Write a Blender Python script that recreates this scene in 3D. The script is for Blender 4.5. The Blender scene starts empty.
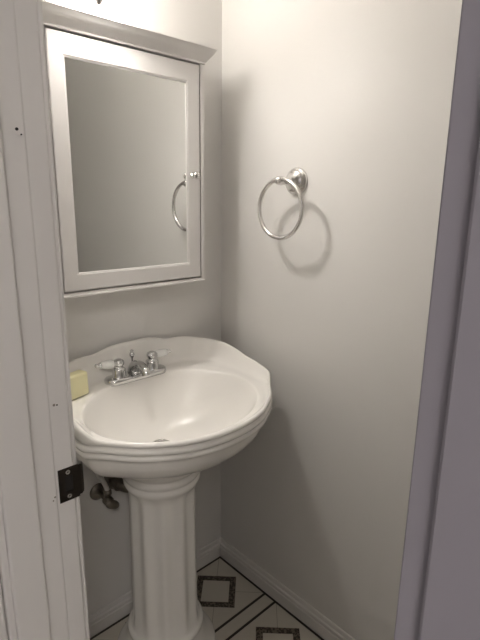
import bpy, bmesh, math, random
from mathutils import Vector, Matrix

random.seed(7)
S = 0.92                      # design units -> metres
COL = bpy.context.scene.collection
PI = math.pi

# ------------------------------------------------------------------ materials
def srgb(r, g, b):
    f = lambda c: (c / 12.92 if c <= .04045 else ((c + .055) / 1.055) ** 2.4)
    return (f(r / 255), f(g / 255), f(b / 255), 1)

def mat(name, col, rough=.5, metal=0, spec=.5, bump=0, bscale=60, var=0, vscale=6, coat=0):
    m = bpy.data.materials.new(name); m.use_nodes = True
    nt = m.node_tree; b = nt.nodes['Principled BSDF']
    b.inputs['Base Color'].default_value = col
    b.inputs['Roughness'].default_value = rough
    b.inputs['Metallic'].default_value = metal
    b.inputs['Specular IOR Level'].default_value = spec
    b.inputs['Coat Weight'].default_value = coat
    tc = nt.nodes.new('ShaderNodeTexCoord')
    if bump:
        n = nt.nodes.new('ShaderNodeTexNoise'); n.inputs['Scale'].default_value = bscale
        n.inputs['Detail'].default_value = 4
        bp = nt.nodes.new('ShaderNodeBump'); bp.inputs['Strength'].default_value = bump
        bp.inputs['Distance'].default_value = .002
        nt.links.new(tc.outputs['Object'], n.inputs['Vector'])
        nt.links.new(n.outputs['Fac'], bp.inputs['Height'])
        nt.links.new(bp.outputs['Normal'], b.inputs['Normal'])
    if var:
        n = nt.nodes.new('ShaderNodeTexNoise'); n.inputs['Scale'].default_value = vscale
        n.inputs['Detail'].default_value = 5
        mx = nt.nodes.new('ShaderNodeMix'); mx.data_type = 'RGBA'
        mx.inputs['A'].default_value = col
        mx.inputs['B'].default_value = tuple(c * (1 - var) for c in col[:3]) + (1,)
        nt.links.new(tc.outputs['Object'], n.inputs['Vector'])
        nt.links.new(n.outputs['Fac'], mx.inputs['Factor'])
        nt.links.new(mx.outputs['Result'], b.inputs['Base Color'])
    return m

def emit(name, col, strength):
    m = bpy.data.materials.new(name); m.use_nodes = True
    b = m.node_tree.nodes['Principled BSDF']
    b.inputs['Base Color'].default_value = (.9, .9, .9, 1)
    b.inputs['Emission Color'].default_value = col
    b.inputs['Emission Strength'].default_value = strength
    return m

M = {}
M['wall'] = mat('wall_paint', (.765, .745, .715, 1), .42, spec=.4, bump=.12, bscale=90, var=.03, vscale=3)
M['hall'] = mat('hall_paint', (.62, .61, .64, 1), .6, bump=.1, bscale=90)
M['ceil'] = mat('ceiling_paint', (.84, .83, .815, 1), .8, bump=.1, bscale=60)
M['trim'] = mat('trim_paint', (.74, .715, .685, 1), .38, bump=.15, bscale=30, var=.05, vscale=5)
M['trim_hall_shaded'] = mat('trim_paint_cool_shaded', (.37, .35, .385, 1), .42, bump=.12, bscale=30, var=.04, vscale=5)  # cool trim colour, darkened to stand in for the weaker light on this side
M['cab'] = mat('cabinet_paint', (.76, .735, .71, 1), .32, bump=.05, bscale=40)
M['porc'] = mat('porcelain', (.90, .875, .83, 1), .24, coat=.0)
M['porc_white'] = mat('porcelain_white', (.86, .86, .83, 1), .12)
M['mirror'] = mat('mirror_glass', (.80, .81, .80, 1), .015, metal=1)
M['chrome'] = mat('chrome', (.62, .62, .62, 1), .11, metal=1)
M['nickel'] = mat('polished_nickel', (.74, .72, .70, 1), .17, metal=1)
M['dull'] = mat('dull_metal', (.34, .31, .27, 1), .38, metal=1, var=.5, vscale=40)
M['hose'] = mat('grey_hose', (.62, .60, .56, 1), .5)
M['bronze'] = mat('tarnished_plate', (.055, .045, .036, 1), .42, metal=.75, var=.6, vscale=55, bump=.25, bscale=80)
M['steel'] = mat('screw_steel', (.42, .40, .36, 1), .45, metal=1)
M['black'] = mat('dark_hole', (.012, .010, .009, 1), .8)
M['chip'] = mat('paint_chip', (.22, .19, .16, 1), .7)
M['soap'] = mat('yellow_soap', (.86, .81, .50, 1), .45, var=.06, vscale=25, bump=.1, bscale=25)
M['lamp'] = emit('lit_glass', (1, .955, .90, 1), 370)
M['lamp_low'] = emit('lit_glass_low', (1, .955, .90, 1), 172)
M['shade'] = emit('lit_shade', (1, .955, .90, 1), 20)
M['hall_fill'] = emit('fill_diffuser', (1, .95, .90, 1), 33)  # glow of the added fill light in the unseen hall

def tile_material():
    m = bpy.data.materials.new('floor_tile'); m.use_nodes = True
    nt = m.node_tree; b = nt.nodes['Principled BSDF']
    L = nt.links.new
    def val(x):
        return x if hasattr(x, 'links') else None
    def op(kind, a, c=None, d=None):
        n = nt.nodes.new('ShaderNodeMath'); n.operation = kind
        for i, x in enumerate((a, c, d)):
            if x is None: continue
            if hasattr(x, 'is_output'): L(x, n.inputs[i])
            else: n.inputs[i].default_value = x
        return n.outputs[0]
    tc = nt.nodes.new('ShaderNodeTexCoord')
    sp = nt.nodes.new('ShaderNodeSeparateXYZ'); L(tc.outputs['Object'], sp.inputs[0])
    P, C = .3365 * S, .292 * S                      # period and framed square
    def cell(o, off):
        t = op('MULTIPLY', o, -1.0)
        t = op('ADD', t, -off + 20 * P)
        return op('MODULO', t, P)
    u = cell(sp.outputs[0], .008 * S); v = cell(sp.outputs[1], .002 * S)
    half = C / 2
    du = op('ABSOLUTE', op('SUBTRACT', u, half)); dv = op('ABSOLUTE', op('SUBTRACT', v, half))
    mxd = op('MAXIMUM', du, dv)
    # thin dark line on the edge of each framed square
    line = op('LESS_THAN', op('ABSOLUTE', op('SUBTRACT', mxd, half - .0052 * S)), .0050 * S)
    edge = op('LESS_THAN', op('MINIMUM', op('MULTIPLY', sp.outputs[0], -1.0), op('MULTIPLY', sp.outputs[1], -1.0)), .0225 * S)
    line = op('MAXIMUM', line, edge)
    # dark mosaic diamond ring
    dd = op('ADD', du, dv)
    ring = op('MULTIPLY', op('LESS_THAN', dd, .111 * S), op('GREATER_THAN', dd, .0755 * S))
    # grout: diagonals outside the diamond, and joints across the strips
    diag = op('LESS_THAN', op('ABSOLUTE', op('SUBTRACT', du, dv)), .0014 * S)
    diag = op('MULTIPLY', diag, op('GREATER_THAN', dd, .111 * S))
    diag = op('MULTIPLY', diag, op('LESS_THAN', mxd, half))
    vo = nt.nodes.new('ShaderNodeTexVoronoi'); vo.inputs['Scale'].default_value = 150
    L(tc.outputs['Object'], vo.inputs['Vector'])
    spk = op('GREATER_THAN', vo.outputs['Distance'], .55)
    ns = nt.nodes.new('ShaderNodeTexNoise'); ns.inputs['Scale'].default_value = 14; ns.inputs['Detail'].default_value = 5
    L(tc.outputs['Object'], ns.inputs['Vector'])
    def mix(f, a, c):
        n = nt.nodes.new('ShaderNodeMix'); n.data_type = 'RGBA'
        if hasattr(f, 'is_output'): L(f, n.inputs['Factor'])
        else: n.inputs['Factor'].default_value = f
        for k, x in (('A', a), ('B', c)):
            if hasattr(x, 'is_output'): L(x, n.inputs[k])
            else: n.inputs[k].default_value = x
        return n.outputs['Result']
    base = mix(ns.outputs['Fac'], (.62, .58, .51, 1), (.54, .50, .43, 1))
    base = mix(diag, base, (.30, .27, .22, 1))
    mos = mix(spk, (.040, .030, .022, 1), (.16, .13, .10, 1))
    base = mix(ring, base, mos)
    base = mix(line, base, (.022, .017, .013, 1))
    L(base, b.inputs['Base Color'])
    b.inputs['Roughness'].default_value = .35
    return m
M['tile'] = tile_material()

# ------------------------------------------------------------------ mesh helpers
def link(name, bm, material, parent=None, smooth=False, origin=None, bevel=0, seg=2):
    """one bmesh (design units, world position) -> one object; origin in design units"""
    bmesh.ops.recalc_face_normals(bm, faces=bm.faces)
    o_ = Vector(origin) if origin is not None else Vector((0, 0, 0))
    for v in bm.verts: v.co = (v.co - o_) * S
    me = bpy.data.meshes.new(name); bm.to_mesh(me); bm.free()
    me.materials.append(material)
    if smooth:
        for p in me.polygons: p.use_smooth = True
    ob = bpy.data.objects.new(name, me); COL.objects.link(ob)
    w = o_ * S
    if parent is not None:
        ob.parent = parent
        q = parent; base = Vector((0, 0, 0))
        while q is not None: base += q.location; q = q.parent
        ob.location = w - base
    else: ob.location = w
    if bevel:
        md = ob.modifiers.new('bevel', 'BEVEL'); md.width = bevel * S; md.segments = seg
        md.limit_method = 'ANGLE'; md.angle_limit = math.radians(35)
        md.harden_normals = False
    return ob

def autosmooth(ob, deg=35):
    for p in ob.data.polygons: p.use_smooth = True
    bm = bmesh.new(); bm.from_mesh(ob.data)
    for e in bm.edges:
        if len(e.link_faces) == 2 and e.calc_face_angle(0) > math.radians(deg): e.smooth = False
    bm.to_mesh(ob.data); bm.free()
    return ob

def thing(name, label, cat, loc, group=None):
    o = bpy.data.objects.new(name, None); COL.objects.link(o)
    o.empty_display_size = .05
    o.location = Vector(loc) * S
    o['label'] = label; o['category'] = cat
    if group: o['group'] = group
    return o

def struct(ob):
    ob['kind'] = 'structure'; return ob

def box(bm, x0, x1, y0, y1, z0, z1):
    vs = [bm.verts.new((x, y, z)) for x in (x0, x1) for y in (y0, y1) for z in (z0, z1)]
    for f in ((0, 1, 3, 2), (4, 6, 7, 5), (0, 4, 5, 1), (2, 3, 7, 6), (0, 2, 6, 4), (1, 5, 7, 3)):
        bm.faces.new([vs[i] for i in f])
    return bm

def B(x0, x1, y0, y1, z0, z1):
    return box(bmesh.new(), x0, x1, y0, y1, z0, z1)

def frame_of(d):
    d = Vector(d).normalized()
    a = Vector((0, 0, 1)) if abs(d.z) < .9 else Vector((1, 0, 0))
    u = d.cross(a).normalized(); v = d.cross(u).normalized()
    return u, v

def lathe(bm, origin, axis, prof, n=32, caps=True, mod=None):
    """prof: (r, h) along axis"""
    o = Vector(origin); ax = Vector(axis).normalized(); u, v = frame_of(ax)
    rings = []
    for r, h in prof:
        ring = []
        for k in range(n):
            t = 2 * PI * k / n
            rr = r * (mod(t, h) if mod else 1)
            ring.append(bm.verts.new(o + ax * h + (u * math.cos(t) + v * math.sin(t)) * rr))
        rings.append(ring)
    for a, b_ in zip(rings, rings[1:]):
        for k in range(n):
            bm.faces.new((a[k], a[(k + 1) % n], b_[(k + 1) % n], b_[k]))
    if caps:
        bm.faces.new(rings[0]); bm.faces.new(rings[-1])
    return bm

def tube(bm, pts, rad, n=14, closed=False, caps=True):
    pts = [Vector(p) for p in pts]; m = len(pts)
    rads = rad if isinstance(rad, (list, tuple)) else [rad] * m
    rings = []; u = None
    for i, p in enumerate(pts):
        if closed: d = pts[(i + 1) % m] - pts[i - 1]
        else: d = pts[min(i + 1, m - 1)] - pts[max(i - 1, 0)]
        d.normalize()
        if u is None: u, _ = frame_of(d)
        u = (u - d * u.dot(d)).normalized(); v = d.cross(u)
        rings.append([bm.verts.new(p + (u * math.cos(2 * PI * k / n) + v * math.sin(2 * PI * k / n)) * rads[i]) for k in range(n)])
    rng = range(m) if closed else range(m - 1)
    for i in rng:
        a, b_ = rings[i], rings[(i + 1) % m]
        for k in range(n): bm.faces.new((a[k], a[(k + 1) % n], b_[(k + 1) % n], b_[k]))
    if caps and not closed:
        bm.faces.new(rings[0]); bm.faces.new(rings[-1])
    return bm

def cr(pts, n=8, closed=False):
    """Catmull-Rom through points (any dimension)"""
    out = []; m = len(pts)
    rng = range(m) if closed else range(m - 1)
    g = lambda i: pts[i % m] if closed else pts[max(0, min(m - 1, i))]
    for i in rng:
        p0, p1, p2, p3 = g(i - 1), g(i), g(i + 1), g(i + 2)
        for k in range(n):
            t = k / n
            out.append(tuple(.5 * (2 * b + (c - a) * t + (2 * a - 5 * b + 4 * c - d) * t * t + (3 * b - a - 3 * c + d) * t ** 3)
                             for a, b, c, d in zip(p0, p1, p2, p3)))
    if not closed: out.append(tuple(pts[-1]))
    return out

def extrude_profile(bm, prof, fn0, fn1):
    """closed 2-D profile between two mapped ends"""
    a = [bm.verts.new(fn0(*p)) for p in prof]; b_ = [bm.verts.new(fn1(*p)) for p in prof]
    n = len(prof)
    for k in range(n): bm.faces.new((a[k], a[(k + 1) % n], b_[(k + 1) % n], b_[k]))
    bm.faces.new(a); bm.faces.new(b_)
    return bm

# ------------------------------------------------------------------ the setting
XL, XH = -.9155, -1.035           # doorway wall: room face, hall face
Y1, Y2 = -.70, -1.3035            # doorway: left jamb face, right jamb face
YF = -2.15                       # front wall of the room
ZC, ZD = 2.78, 2.20              # ceiling, door head
HX0, HY0, HY1 = -2.25, -3.2, .9  # hall extents

struct(link('floor', B(HX0 - .1, .1, HY0 - .1, HY1 + .1, -.06, 0), M['tile']))
struct(link('ceiling', B(HX0 - .1, .1, HY0 - .1, HY1 + .1, ZC, ZC + .06), M['ceil']))
struct(link('wall_back', B(XL, .1, 0, .1, 0, ZC), M['wall']))
struct(link('wall_right', B(0, .1, YF, 0, 0, ZC), M['wall']))
struct(link('wall_front', B(XL, .1, YF - .1, YF, 0, ZC), M['wall']))
JT = .018
bm = bmesh.new()
box(bm, XH, XL, Y1 + JT, HY1, 0, ZC); box(bm, XH, XL, HY0, Y2 - JT, 0, ZC); box(bm, XH, XL, Y2 - JT, Y1 + JT, ZD + JT, ZC)
struct(link('wall_left', bm, M['wall']))
struct(link('wall_hall', B(HX0 - .1, HX0, HY0, HY1, 0, ZC), M['hall']))
bm = bmesh.new(); box(bm, HX0, XH, HY0 - .1, HY0, 0, ZC)
struct(link('wall_hall_near', bm, M['hall']))
struct(link('wall_hall_far', B(HX0, XH, HY1, HY1 + .1, 0, ZC), M['hall']))

# baseboards with a stepped, rounded top
BP = [(0, 0), (.0135, 0), (.0135, .045), (.0105, .0475), (.0105, .052), (.0125, .0545), (.012, .061), (.007, .065), (.0065, .071), (.0045, .079), (.002, .081), (0, .081)]
struct(autosmooth(link('baseboard_back', extrude_profile(bmesh.new(), BP, lambda d, z: (XL, -d, z), lambda d, z: (-d, -d, z)), M['trim'])))
struct(autosmooth(link('baseboard_right', extrude_profile(bmesh.new(), BP, lambda d, z: (-d, -d, z), lambda d, z: (-d, YF + d, z)), M['trim'])))
struct(autosmooth(link('baseboard_front', extrude_profile(bmesh.new(), BP, lambda d, z: (XL, YF + d, z), lambda d, z: (-d, YF + d, z)), M['trim'])))
struct(autosmooth(link('baseboard_left', extrude_profile(bmesh.new(), BP, lambda d, z: (XL + d, -d, z), lambda d, z: (XL + d, Y1 + .10, z)), M['trim'])))

# left door jamb: board with a slightly raised strip, a door stop, casings on both faces
bm = bmesh.new()
box(bm, XH, XL, Y1, Y1 + JT, 0, ZD)
jamb = struct(link('trim_1', bm, M['trim'], bevel=.0035, seg=3))
pr = [(-.978, Y1), (-.978, Y1 - .0016), (-.9475, Y1 - .0016), (-.9445, Y1)]
bm = bmesh.new(); extrude_profile(bm, pr, lambda x, y: (x, y, 0), lambda x, y: (x, y, ZD))
link('paint_ridge', bm, M['trim'], jamb)
bm = B(-1.026, -.9775, Y1 - .012, Y1 + .001, 0, ZD)
link('door_stop', bm, M['trim'], jamb, bevel=.004, seg=3)
bm = B(XH - .016, XH - .0005, Y1 + .006, Y1 + .07, 0, ZD + .07)
link('hall_casing', bm, M['trim'], jamb, bevel=.004)
bm = B(XL + .0005, XL + .0095, Y1 + .006, Y1 + .07, 0, ZD + .07)
link('room_casing', bm, M['trim'], jamb, bevel=.004)
def dimple(x, y, z, r, m, nm):
    lathe_bm = lathe(bmesh.new(), (x, y + .001, z), (0, -1, 0), [(r, 0), (r, .0013), (r * .5, .0016)], 12)
    link(nm, lathe_bm, m, jamb)

# right door jamb close to the camera, its casing set back from the edge
bm = B(XH - .006, XL, Y2 - JT, Y2, 0, ZD)
rj = struct(link('trim_2', bm, M['trim_hall_shaded'], bevel=.0008, seg=2))
link('hall_casing', B(XH - .0085, XH - .0005, Y2 - .085, Y2 - .0105, 0, ZD + .07), M['trim_hall_shaded'], rj, bevel=.0015, seg=2)
link('room_casing', B(XL + .0005, XL + .016, Y2 - .075, Y2 - .006, 0, ZD + .07), M['trim'], rj, bevel=.004)
link('door_stop', B(-1.026, -.9775, Y2 - .001, Y2 + .0, 0, ZD), M['trim'], rj)
bm = B(XH, XL, Y2, Y1, ZD, ZD + JT)
hj = struct(link('trim_3', bm, M['trim'], bevel=.003))
link('hall_casing', B(XH - .016, XH - .0005, Y2 - .008, Y1 + .006, ZD + .006, ZD + .07), M['trim_hall_shaded'], hj, bevel=.004)
link('room_casing', B(XL + .0005, XL + .016, Y2 - .006, Y1 + .006, ZD + .006, ZD + .07), M['trim'], hj, bevel=.004)

# ------------------------------------------------------------------ strike plate on the left jamb
PX0, PX1, PZ0, PZ1 = -.9415, -.905, 1.037, 1.0935
sp = thing('strike_plate', 'tarnished dark metal strike plate with two screws on the white door jamb', 'strike plate', (-.924, Y1, PZ0))
bm = bmesh.new()
# plate with a latch opening and a lip curling round the jamb edge
T = Y1 - .0017
hx0, hx1, hz0, hz1 = -.931, -.919, 1.053, 1.079
xs = [PX0, hx0, hx1, PX1 - .004]; zs = [PZ0, hz0, hz1, PZ1]
for i in range(3):
    for j in range(3):
        if i == 1 and j == 1: continue
        box(bm, xs[i], xs[i + 1], T, Y1 - .0002, zs[j], zs[j + 1])
lip = [(PX1 - .004, T), (PX1 + .000, T + .0002), (PX1 + .004, T + .002), (PX1 + .0065, T + .006), (PX1 + .0072, T + .012)]
outp = lip + [(x + .0012, y + .0006) if False else (x - .0013, y + .0008) for x, y in reversed(lip)]
za, zb = PZ0 + .003, PZ1 - .001
def lipz(x): return 0
extrude_profile(bm, outp, lambda x, y: (x, y, za + max(0, (x - PX1) * .5)), lambda x, y: (x, y, zb - max(0, (x - PX1) * .5)))
bmesh.ops.remove_doubles(bm, verts=bm.verts, dist=1e-6)
link('plate', bm, M['bronze'], sp)
link('latch_hole', B(hx0, hx1, T + .0009, Y1 - .0001, hz0, hz1), M['black'], sp)
for zz in (1.086, 1.0445):
    bm = lathe(bmesh.new(), (-.926, T + .0004, zz), (0, -1, 0), [(.0038, 0), (.0036, .0008), (.0026, .0012), (.0010, .0002)], 20)
    sc = link('screw', bm, M['steel'], sp, smooth=False)
    sc['label'] = 'pale steel screw head'
dimple(-0.9337, Y1, 1.2004, .0014, M['black'], 'nail_hole')
dimple(-0.9337 - .0045, Y1, 1.2004 + .001, .0020, M['chip'], 'paint_chip')
dimple(-0.9596, Y1 - .012, 1.5841, .0020, M['black'], 'nail_hole')
dimple(-0.9596 + .005, Y1 - .012, 1.5841 - .006, .001, M['black'], 'nail_hole')
dimple(-.949, Y1 - .0016, 1.052, .0016, M['chip'], 'paint_chip')
dimple(-.952, Y1 - .0016, 1.047, .0012, M['chip'], 'paint_chip')

# ------------------------------------------------------------------ pedestal sink
CX = -.407
AX = (CX - .016, -.20)           # pedestal axis
sink = thing('pedestal_sink', 'white porcelain pedestal sink with raised scalloped back and fluted column', 'sink', (AX[0], AX[1], 0))
# outer plan (dx, y) and height of the raised back above the rim
ctl = [(0, -.012, .100), (.06, -.012, .0995), (.10, -.012, .092), (.135, -.0125, .082), (.17, -.014, .081), (.205, -.020, .080), (.25, -.036, .073), (.295, -.068, .067),
       (.326, -.115, .060), (.338, -.165, .049), (.340, -.22, .037), (.338, -.27, .033), (.335, -.312, .027), (.331, -.337, .020), (.314, -.356, .004), (.294, -.376, 0), (.272, -.400, 0), (.237, -.434, 0), (.19, -.466, 0), (.14, -.493, 0), (.07, -.513, 0)]
full = ctl + [(0, -.519, 0)] + [(-a, b, c) for a, b, c in reversed(ctl[1:])]
plan = [(CX + a, b, max(0, c)) for a, b, c in cr(full, 8, True)]
zr = lambda y: .915 + .06 * (y + .57)
EC = (-.428, -.288); EA, EB = .266, .207
CC = Vector((CX, -.28))
D = Vector((-.437, -.222)); ZDR = .766
def ell(dirv, grow=0):
    a, b = EA + grow, EB + grow
    # ray from CC along dirv with ellipse at EC
    ox, oy = CC.x - EC[0], CC.y - EC[1]
    A_ = (dirv.x / a) ** 2 + (dirv.y / b) ** 2; B_ = 2 * (ox * dirv.x / a ** 2 + oy * dirv.y / b ** 2); C_ = (ox / a) ** 2 + (oy / b) ** 2 - 1
    t = (-B_ + math.sqrt(B_ * B_ - 4 * A_ * C_)) / (2 * A_)
    return CC + dirv * t
rings = []
def add_ring(fn): rings.append([bm.verts.new(fn(i)) for i in range(len(plan))])
bm = bmesh.new()
P2 = [Vector((p[0], p[1])) for p in plan]; HH = [p[2] for p in plan]
DR = [(p - CC).normalized() for p in P2]
def bowl(i, s):
    e = ell(DR[i]); q = D + (e - D) * s
    f = .35 * s ** 2 + .65 * s ** 4
    return (q.x, q.y, ZDR + (zr(e.y) - .004 - ZDR) * f)
def inner(i, grow, dz):
    e = ell(DR[i], grow); return (e.x, e.y, zr(e.y) + dz)
def off(i, d, dz, h):
    q = P2[i] - DR[i] * d
    return (q.x, q.y, zr(q.y) + dz + h * HH[i])
for s in (.10, .16, .25, .35, .45, .55, .65, .74, .82, .89, .94, .975):
    add_ring(lambda i, s=s: bowl(i, s))
add_ring(lambda i: inner(i, 0, -.004)); add_ring(lambda i: inner(i, .004, .0005)); add_ring(lambda i: inner(i, .010, .002))
def mid(i):
    e = ell(DR[i], .010); o_ = P2[i] - DR[i] * foot(i); q = (e + o_) / 2
    return (q.x, q.y, zr(q.y) + .0012)
def foot(i):
    k = min(1, HH[i] / .03); return .010 + .036 * k
add_ring(mid)
def splash(i, u, dz, h):
    q = P2[i] - DR[i] * (.010 + (foot(i) - .010) * u); return (q.x, q.y, zr(q.y) + dz + h * HH[i])
for u, dz, h in ((1, .001, 0), (.86, .0012, .05), (.68, .0015, .17), (.50, .0018, .34), (.34, .002, .54), (.20, .0022, .74), (.09, .0025, .90), (0, .0025, 1.0)):
    add_ring(lambda i, u=u, dz=dz, h=h: splash(i, u, dz, h))
for d, dz, h in ((.006, .002, 1.0), (.003, 0, .97), (.001, -.004, .88), (.001, -.007, .4), (.0025, -.010, .05), (.0095, -.0125, 0), (.0095, -.015, 0), (.002, -.0165, 0), (-.001, -.020, 0), (-.0015, -.025, 0), (.001, -.030, 0),
                 (.0095, -.032, 0), (.0095, -.0345, 0), (.002, -.036, 0), (0, -.040, 0), (.001, -.046, 0), (.006, -.050, 0), (.013, -.052, 0), (.017, -.056, 0), (.019, -.066, 0), (.022, -.080, 0), (.028, -.092, 0)):
    add_ring(lambda i, d=d, dz=dz, h=h: off(i, d, dz, h))
def under(i, t, z):
    q = P2[i] - DR[i] * .028; a = Vector(AX) + DR[i] * .120
    w = q.lerp(a, t); z0 = zr(q.y) - .092
    return (w.x, w.y, z0 + (.735 - z0) * z)
for t, z in ((.04, .12), (.10, .25), (.2, .40), (.34, .55), (.5, .70), (.66, .82), (.82, .92), (.92, .97), (1, 1)):
    add_ring(lambda i, t=t, z=z: under(i, t, z))
n = len(plan)
for a, b_ in zip(rings, rings[1:]):
    for k in range(n): bm.faces.new((a[k], a[(k + 1) % n], b_[(k + 1) % n], b_[k]))
bm.faces.new(rings[0]); bm.faces.new(rings[-1])
basin = link('basin', bm, M['porc'], sink, smooth=True)
# pedestal: bell foot, fluted column, ringed collar
bm = bmesh.new()
prof = [(.168, 0), (.170, .006), (.166, .012), (.156, .022), (.146, .032), (.138, .044), (.132, .058), (.129, .070), (.126, .080), (.1265, .084),
        (.1285, .090), (.1285, .097), (.126, .103), (.120, .106), (.116, .112), (.1135, .125), (.1115, .16), (.109, .40), (.1085, .600),
        (.1095, .618), (.114, .630), (.1175, .636), (.1205, .643), (.1205, .650), (.117, .656), (.116, .660), (.1205, .665), (.1235, .672), (.1235, .679), (.120, .685),
        (.119, .689), (.124, .694), (.128, .702), (.128, .710), (.124, .718), (.120, .737)]
def flute(t, h):
    k = 1 if .14 < h < .605 else 0
    if .112 < h <= .14: k = (h - .112) / .028
    if .605 <= h < .63: k = 1 - (h - .605) / .025
    return 1 - k * (.085 * abs(math.cos(5.5 * t)) ** 1.5)
dense = []
for (r0, h0), (r1, h1) in zip(prof, prof[1:]):
    m_ = 6 if h1 - h0 > .1 else 1
    for k in range(m_): dense.append((r0 + (r1 - r0) * k / m_, h0 + (h1 - h0) * k / m_))
dense.append(prof[-1])
lathe(bm, (AX[0], AX[1], 0), (0, 0, 1), dense, 132, mod=flute)
link('pedestal', bm, M['porc'], sink, smooth=True)
# drain
bm = lathe(bmesh.new(), (D.x, D.y, ZDR - .002), (0, 0, 1), [(.030, 0), (.030, .0065), (.026, .0085), (.021, .006), (.020, .002)], 36)
dr = link('drain', bm, M['nickel'], sink, smooth=True); dr['label'] = 'chrome drain ring'
bm = lathe(bmesh.new(), (D.x, D.y, ZDR + .001), (0, 0, 1), [(.017, 0), (.017, .006), (.012, .009), (.003, .010)], 28)
link('stopper', bm, M['dull'], dr, smooth=True)

# ------------------------------------------------------------------ faucet
FX, FY, FZ = -.425, -.072, .9465
fau = thing('faucet', 'chrome two-handle faucet with white porcelain levers on the back of the sink', 'faucet', (FX, FY, FZ))
def stadium(bm, cx, cy, hx, r, z0, prof, nn=20):
    rings = []
    for dr_, z in prof:
        ring = []
        for sx, a0 in ((1, -PI / 2), (-1, PI / 2)):
            for k in range(nn + 1):
                t = a0 + PI * k / nn
                ring.append(bm.verts.new((cx + sx * hx + (r + dr_) * math.cos(t), cy + (r + dr_) * math.sin(t), z0 + z)))
        rings.append(ring)
    m_ = len(rings[0])
    for a, b_ in zip(rings, rings[1:]):
        for k in range(m_): bm.faces.new((a[k], a[(k + 1) % m_], b_[(k + 1) % m_], b_[k]))
    bm.faces.new(rings[0]); bm.faces.new(rings[-1])
    return bm
bm = stadium(bmesh.new(), FX, FY, .078, .030, FZ, [(0, -.004), (.001, .004), (.0005, .010), (-.002, .013), (-.006, .0145), (-.014, .015)])
link('base_plate', bm, M['chrome'], fau, smooth=True)
for sx in (-1, 1):
    hx = FX + sx * .061
    bm = lathe(bmesh.new(), (hx, FY, FZ + .010), (0, 0, 1), [(.0235, 0), (.024, .003), (.0215, .006), (.021, .026), (.0205, .030), (.0165, .033), (.0125, .036),
               (.014, .040), (.0175, .045), (.0175, .051), (.0145, .057), (.008, .061), (.002, .062)], 32)
    h = link('handle', bm, M['chrome'], fau, smooth=True, origin=(hx, FY, FZ))
    d = Vector((sx, 0 if sx > 0 else .08, 0 if sx > 0 else .08)).normalized(); o = Vector((hx, FY, FZ + .057))
    bm = lathe(bmesh.new(), o, d, [(.0075, .006), (.009, .014), (.0085, .018)], 20); link('lever_socket', bm, M['chrome'], h, smooth=True)
    bm = lathe(bmesh.new(), o, d, [(.008, .0165), (.0125, .019), (.0138, .028), (.0130, .042), (.0112, .054), (.0095, .058)], 24)
    lv = link('lever', bm, M['porc_white'], h, smooth=True); lv['label'] = 'white porcelain lever'
    bm = lathe(bmesh.new(), o, d, [(.0085, .0575), (.0092, .060), (.0075, .064), (.005, .066), (.0068, .070), (.0055, .075), (.002, .077)], 20)
    link('lever_tip', bm, M['chrome'], h, smooth=True)
# spout: stout body sweeping forward over the bowl
path = cr([(FX, FY + .006, FZ + .012), (FX, FY + .002, FZ + .030), (FX, FY - .014, FZ + .038), (FX, FY - .036, FZ + .039), (FX, FY - .056, FZ + .031), (FX, FY - .063, FZ + .019)], 6)
m_ = len(path)
bm = tube(bmesh.new(), path, [.025 - .011 * min(1, i / (m_ * .7)) for i in range(m_)], 20)
link('spout', bm, M['chrome'], fau, smooth=True)
bm = lathe(bmesh.new(), (FX, FY + .022, FZ + .008), (0, 0, 1), [(.0030, 0), (.0030, .048), (.0065, .052), (.0088, .058), (.0078, .064), (.0045, .068), (.0065, .073), (.002, .077)], 18)
link('lift_rod', bm, M['chrome'], fau, smooth=True)

# ------------------------------------------------------------------ soap
bm = B(-.043, .043, -.018, .018, 0, .070)
for v in bm.verts:
    v.co.x *= 1 - .05 * (v.co.z > .03)
bmesh.ops.rotate(bm, verts=bm.verts, cent=(0, 0, 0), matrix=Matrix.Rotation(math.radians(16), 3, 'Z'))
SX, SY = -.650, -.104
for v in bm.verts: v.co += Vector((SX, SY, zr(SY) + .0035))
so = link('soap_bar', bm, M['soap'], origin=(SX, SY, zr(SY) + .0035), bevel=.006, seg=3)
so['label'] = 'pale yellow bar of soap standing on the left back corner of the sink'; so['category'] = 'soap'
autosmooth(so, 60)

# ------------------------------------------------------------------ medicine cabinet
KX0, KX1, KZ0, KZ1, KF = -.682, -.186, 1.2445, 1.925, -.130
cab = thing('medicine_cabinet', 'white mirrored medicine cabinet with crown moulding hanging above the sink', 'cabinet', ((KX0 + KX1) / 2, 0, KZ0))
DX0, DX1, DZ0, DZ1 = -.664, -.204, 1.257, 1.892
bm = bmesh.new()
box(bm, KX0, KX1, -.012, -.0005, KZ0, KZ1)                       # back
box(bm, KX0, KX0 + .014, KF + .018, -.012, KZ0, KZ1); box(bm, KX1 - .014, KX1, KF + .018, -.012, KZ0, KZ1)
box(bm, KX0 + .014, KX1 - .014, KF + .018, -.012, KZ0, KZ0 + .012); box(bm, KX0 + .014, KX1 - .014, KF + .018, -.012, KZ1 - .012, KZ1)
link('body', bm, M['cab'], cab)
bm = bmesh.new(); g = .0046
box(bm, KX0, DX0 - g, KF, KF + .018, KZ0, KZ1); box(bm, DX1 + g, KX1, KF, KF + .018, KZ0, KZ1)
box(bm, DX0 - g, DX1 + g, KF, KF + .018, DZ1 + g, KZ1); box(bm, DX0 - g, DX1 + g, KF, KF + .018, KZ0, DZ0 - g)
link('face_frame', bm, M['cab'], cab)
# bottom bead
bm = B(KX0, KX1 - .001, KF - .002, -.0005, KZ0 - .005, KZ0 + .002); link('bottom_bead', bm, M['cab'], cab, bevel=.002)
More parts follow.
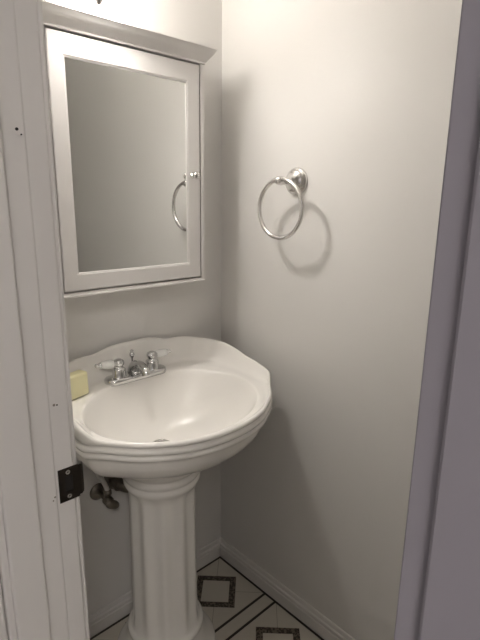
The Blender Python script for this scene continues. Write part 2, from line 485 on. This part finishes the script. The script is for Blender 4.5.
# crown: front and side profile mitred round the top
cp = [(0, 0), (.004, .001), (.0045, .006), (.009, .012), (.017, .021), (.024, .030), (.0275, .037), (.030, .040), (.030, .043), (0, .043)]
CZ = 1.896
bm = bmesh.new(); loops = []
for (cx_, sx, cy_) in ((KX0, -1, 0), (KX0, -1, KF), (KX1, 1, KF), (KX1, 1, 0)):
    loops.append([bm.verts.new((cx_ + sx * d, (cy_ - d) if cy_ < 0 else -.0006, CZ + z)) for d, z in cp])
for a, b_ in zip(loops, loops[1:]):
    for k in range(len(cp) - 1): bm.faces.new((a[k], a[k + 1], b_[k + 1], b_[k]))
bm.faces.new([l[-1] for l in loops]); bm.faces.new(loops[0]); bm.faces.new(loops[-1])
autosmooth(link('crown_molding', bm, M['cab'], cab), 30)
# door: mitred frame with bevelled inner edge, mirror, knob
MX0, MX1, MZ0, MZ1 = -.6205, -.2545, 1.306, 1.836
FRT = KF + .0005; MY = -.1245
bm = bmesh.new(); loops = []
def rect(x0, x1, z0, z1, y): return [bm.verts.new(p) for p in ((x0, y, z0), (x1, y, z0), (x1, y, z1), (x0, y, z1))]
e = .003
seq = [(0, KF + .016), (0, FRT + .003), (e * .3, FRT + .0008), (e, FRT)]
for d, y in seq: loops.append(rect(DX0 + d, DX1 - d, DZ0 + d, DZ1 - d, y))
for d, y in ((.006, FRT), (.0045, FRT + .0012), (.001, FRT + .0018), (0, FRT + .004), (0, MY + .002)):
    loops.append(rect(MX0 - d, MX1 + d, MZ0 - d, MZ1 + d, y))
loops.append(rect(MX0, MX1, MZ0, MZ1, KF + .016))
for a, b_ in zip(loops, loops[1:] + loops[:1]):
    for k in range(4): bm.faces.new((a[k], a[(k + 1) % 4], b_[(k + 1) % 4], b_[k]))
door = link('door', bm, M['cab'], cab, origin=(DX0, KF + .016, DZ0))
bm = B(MX0 + .0003, MX1 - .0003, MY, MY + .005, MZ0 + .0003, MZ1 - .0003)
mi = link('mirror', bm, M['mirror'], door); mi['label'] = 'rectangular mirror glass'
KNX, KNZ = -.233, 1.574
bm = lathe(bmesh.new(), (KNX, FRT, KNZ), (0, -1, 0), [(.0085, 0), (.0085, .002), (.0045, .004), (.0045, .012), (.009, .015), (.0115, .019), (.0115, .022), (.009, .0255), (.003, .0275)], 28)
kn = link('knob', bm, M['nickel'], door, smooth=True); door.rotation_euler.z = -math.radians(.25)   # the door stands a touch ajar
kn['label'] = 'round polished metal knob'

# ------------------------------------------------------------------ towel ring
RY, RZ, RO = -.357, 1.560, .079
tr = thing('towel_ring', 'round polished metal towel ring hanging from its wall mount on the right wall', 'towel ring', (0, RY, RZ))
bm = lathe(bmesh.new(), (-.0004, RY, RZ), (-1, 0, 0), [(.042, 0), (.042, .005), (.039, .010), (.035, .0115), (.0345, .016), (.031, .020), (.027, .022), (.022, .028), (.0165, .037), (.011, .047), (.0095, .063)], 40)
link('wall_mount', bm, M['nickel'], tr, smooth=True)
bm = lathe(bmesh.new(), (-.0004, RY, RZ), (-1, 0, 0), [(.0095, .063), (.0125, .067), (.0135, .073), (.0125, .086), (.0105, .091), (.005, .0945)], 28)
link('post_cap', bm, M['nickel'], tr, smooth=True)
RR = .0865
cz = RZ + .004 - RR
pts = [(-RO, RY - .003 + RR * math.sin(2 * PI * k / 72), cz + RR * math.cos(2 * PI * k / 72)) for k in range(72)]
link('ring', tube(bmesh.new(), pts, .0066, 16, closed=True), M['nickel'], tr, smooth=True)

# ------------------------------------------------------------------ wall lamp above the cabinet
LX, LY, LZ = -.545, -.168, 2.060
lamp = thing('wall_lamp', 'lit frosted glass wall lamp above the mirrored cabinet', 'lamp', (LX, 0, LZ))
bm = lathe(bmesh.new(), (LX, -.0004, LZ + .01), (0, -1, 0), [(.058, 0), (.058, .008), (.052, .014), (.030, .020), (.012, .024)], 36)
link('wall_plate', bm, M['nickel'], lamp, smooth=True)
bm = tube(bmesh.new(), [(LX, -.020, LZ + .01), (LX, LY + .0595, LZ + .01)], .0075, 14)
link('arm', bm, M['nickel'], lamp, smooth=True)
# open frosted glass drum, lit from inside: light leaves mostly through its two ends
bm = lathe(bmesh.new(), (LX, LY, LZ), (0, 0, 1), [(.060, -.066), (.066, -.068), (.067, -.060), (.062, -.035), (.058, 0), (.062, .035), (.067, .050), (.066, .056), (.060, .054),
           (.056, .030), (.055, .012), (.055, -.015), (.057, -.049), (.060, -.066)], 40, caps=False)
bmesh.ops.remove_doubles(bm, verts=bm.verts, dist=1e-6)
sh = link('glass_shade', bm, M['shade'], lamp, smooth=True); sh['label'] = 'glowing frosted glass drum shade'
bm = lathe(bmesh.new(), (LX, LY, LZ + .012), (0, 0, 1), [(.0548, 0), (.050, .003), (.038, .005), (.020, .006), (.006, .006)], 40)
sh = link('diffuser', bm, M['lamp'], lamp, smooth=True); sh['label'] = 'bright frosted lamp disc inside the shade'
bm = lathe(bmesh.new(), (LX, LY, LZ - .050), (0, 0, -1), [(.0562, 0), (.050, .003), (.038, .005), (.020, .006), (.006, .006)], 40)
sh = link('diffuser', bm, M['lamp_low'], lamp, smooth=True); sh['label'] = 'bright frosted lamp disc inside the shade'
bm = tube(bmesh.new(), [(LX, LY, LZ - .040), (LX, LY, LZ - .080)], .004, 10); link('stem', bm, M['nickel'], lamp, smooth=True)
bm = lathe(bmesh.new(), (LX, LY, LZ - .081), (0, 0, -1), [(.017, -.003), (.0185, .002), (.0175, .007), (.013, .012), (.008, .015), (.0085, .018), (.002, .022)], 24)
link('finial', bm, M['nickel'], lamp, smooth=True)

# ------------------------------------------------------------------ plumbing below the basin
VX, VZ = -.547, .545
va = thing('shutoff_valve', 'small dark metal water shutoff valve on the wall under the sink', 'valve', (VX, 0, VZ))
bm = lathe(bmesh.new(), (VX, -.0004, VZ), (0, -1, 0), [(.030, 0), (.029, .004), (.020, .010), (.012, .012)], 30); link('wall_flange', bm, M['dull'], va, smooth=True)
bm = tube(bmesh.new(), [(VX, -.010, VZ), (VX, -.070, VZ)], .0085, 16); link('stub_pipe', bm, M['dull'], va, smooth=True)
bm = lathe(bmesh.new(), (VX, -.058, VZ), (0, -1, 0), [(.014, 0), (.016, .003), (.016, .022), (.012, .026), (.008, .036)], 24)
lathe(bm, (VX, -.070, VZ), (0, 0, 1), [(.010, 0), (.010, .022), (.013, .024), (.013, .036), (.008, .040)], 20)
link('valve_body', bm, M['dull'], va, smooth=True)
bm = lathe(bmesh.new(), (0, 0, 0), (0, -1, 0), [(.008, 0), (.020, .002), (.022, .006), (.020, .010), (.006, .012)], 28)
for v in bm.verts: v.co.x *= 1.25; v.co.z *= .7
bmesh.ops.rotate(bm, verts=bm.verts, cent=(0, 0, 0), matrix=Matrix.Rotation(math.radians(35), 3, 'Y'))
for v in bm.verts: v.co += Vector((VX, -.093, VZ))
link('valve_handle', bm, M['dull'], va, smooth=True)
bm = tube(bmesh.new(), cr([(VX, -.070, VZ + .036), (VX - .008, -.066, VZ + .065), (VX - .022, -.058, VZ + .10), (VX - .03, -.055, VZ + .14), (VX - .02, -.055, VZ + .18), (VX + .03, -.060, VZ + .23)], 8), .0078, 12)
hs = link('supply_hose', bm, M['hose'], va, smooth=True); hs['label'] = 'grey flexible supply hose'
dp = thing('drain_pipe', 'dark metal drain pipe running from the wall behind the sink column', 'pipe', (-.49, 0, .56))
bm = lathe(bmesh.new(), (-.492, -.0004, .568), (0, -1, 0), [(.036, 0), (.034, .005), (.022, .010)], 30); link('wall_flange', bm, M['dull'], dp, smooth=True)
bm = tube(bmesh.new(), cr([(-.492, -.008, .568), (-.492, -.045, .568), (-.480, -.075, .566), (-.450, -.095, .56)], 6), .0165, 18); link('trap_arm', bm, M['dull'], dp, smooth=True)
bm = lathe(bmesh.new(), (-.492, -.030, .568), (0, -1, 0), [(.020, 0), (.022, .002), (.022, .020), (.020, .022)], 8); link('slip_nut', bm, M['dull'], dp)

# ------------------------------------------------------------------ added fill light on the hall ceiling, unseen behind the camera
hl = thing('hall_fill_light', 'added round fill light on the unseen hall ceiling outside the doorway', 'lamp', (-1.88, -2.60, ZC))
bm = lathe(bmesh.new(), (-1.88, -2.60, ZC - .0005), (0, 0, -1), [(.27, 0), (.27, .02), (.26, .028)], 40); link('rim', bm, M['nickel'], hl)
bm = lathe(bmesh.new(), (-1.88, -2.60, ZC - .022), (0, 0, -1), [(.255, 0), (.25, .03), (.18, .055), (.08, .066), (.01, .068)], 40); link('diffuser', bm, M['hall_fill'], hl, smooth=True)

# ------------------------------------------------------------------ camera
f_px, yaw, pitch, roll = 485.64, math.radians(46.686), math.radians(13.785), math.radians(.714)
cy, sy, cp_, sp_ = math.cos(yaw), math.sin(yaw), math.cos(pitch), math.sin(pitch)
fw = Vector((cy * cp_, sy * cp_, -sp_)); r0 = Vector((sy, -cy, 0)); u0 = r0.cross(fw)
rt = r0 * math.cos(roll) + u0 * math.sin(roll); up = u0 * math.cos(roll) - r0 * math.sin(roll)
cd = bpy.data.cameras.new('camera'); cam = bpy.data.objects.new('camera', cd); COL.objects.link(cam)
mw = Matrix((rt, up, -fw)).transposed().to_4x4(); mw.translation = Vector((-1.198, -1.377, 1.5)) * S
cam.matrix_world = mw
cd.sensor_fit = 'VERTICAL'; cd.sensor_height = 24; cd.lens = f_px / 640 * 24
cd.clip_start = .01
bpy.context.scene.camera = cam

w = bpy.data.worlds.new('world'); w.use_nodes = True
w.node_tree.nodes['Background'].inputs[0].default_value = (.5, .52, .6, 1)
w.node_tree.nodes['Background'].inputs[1].default_value = .02
bpy.context.scene.world = w
vs = bpy.context.scene.view_settings
vs.view_transform = 'Standard'; vs.look = 'None'; vs.exposure = .06; vs.gamma = 1; vs.use_curve_mapping = False
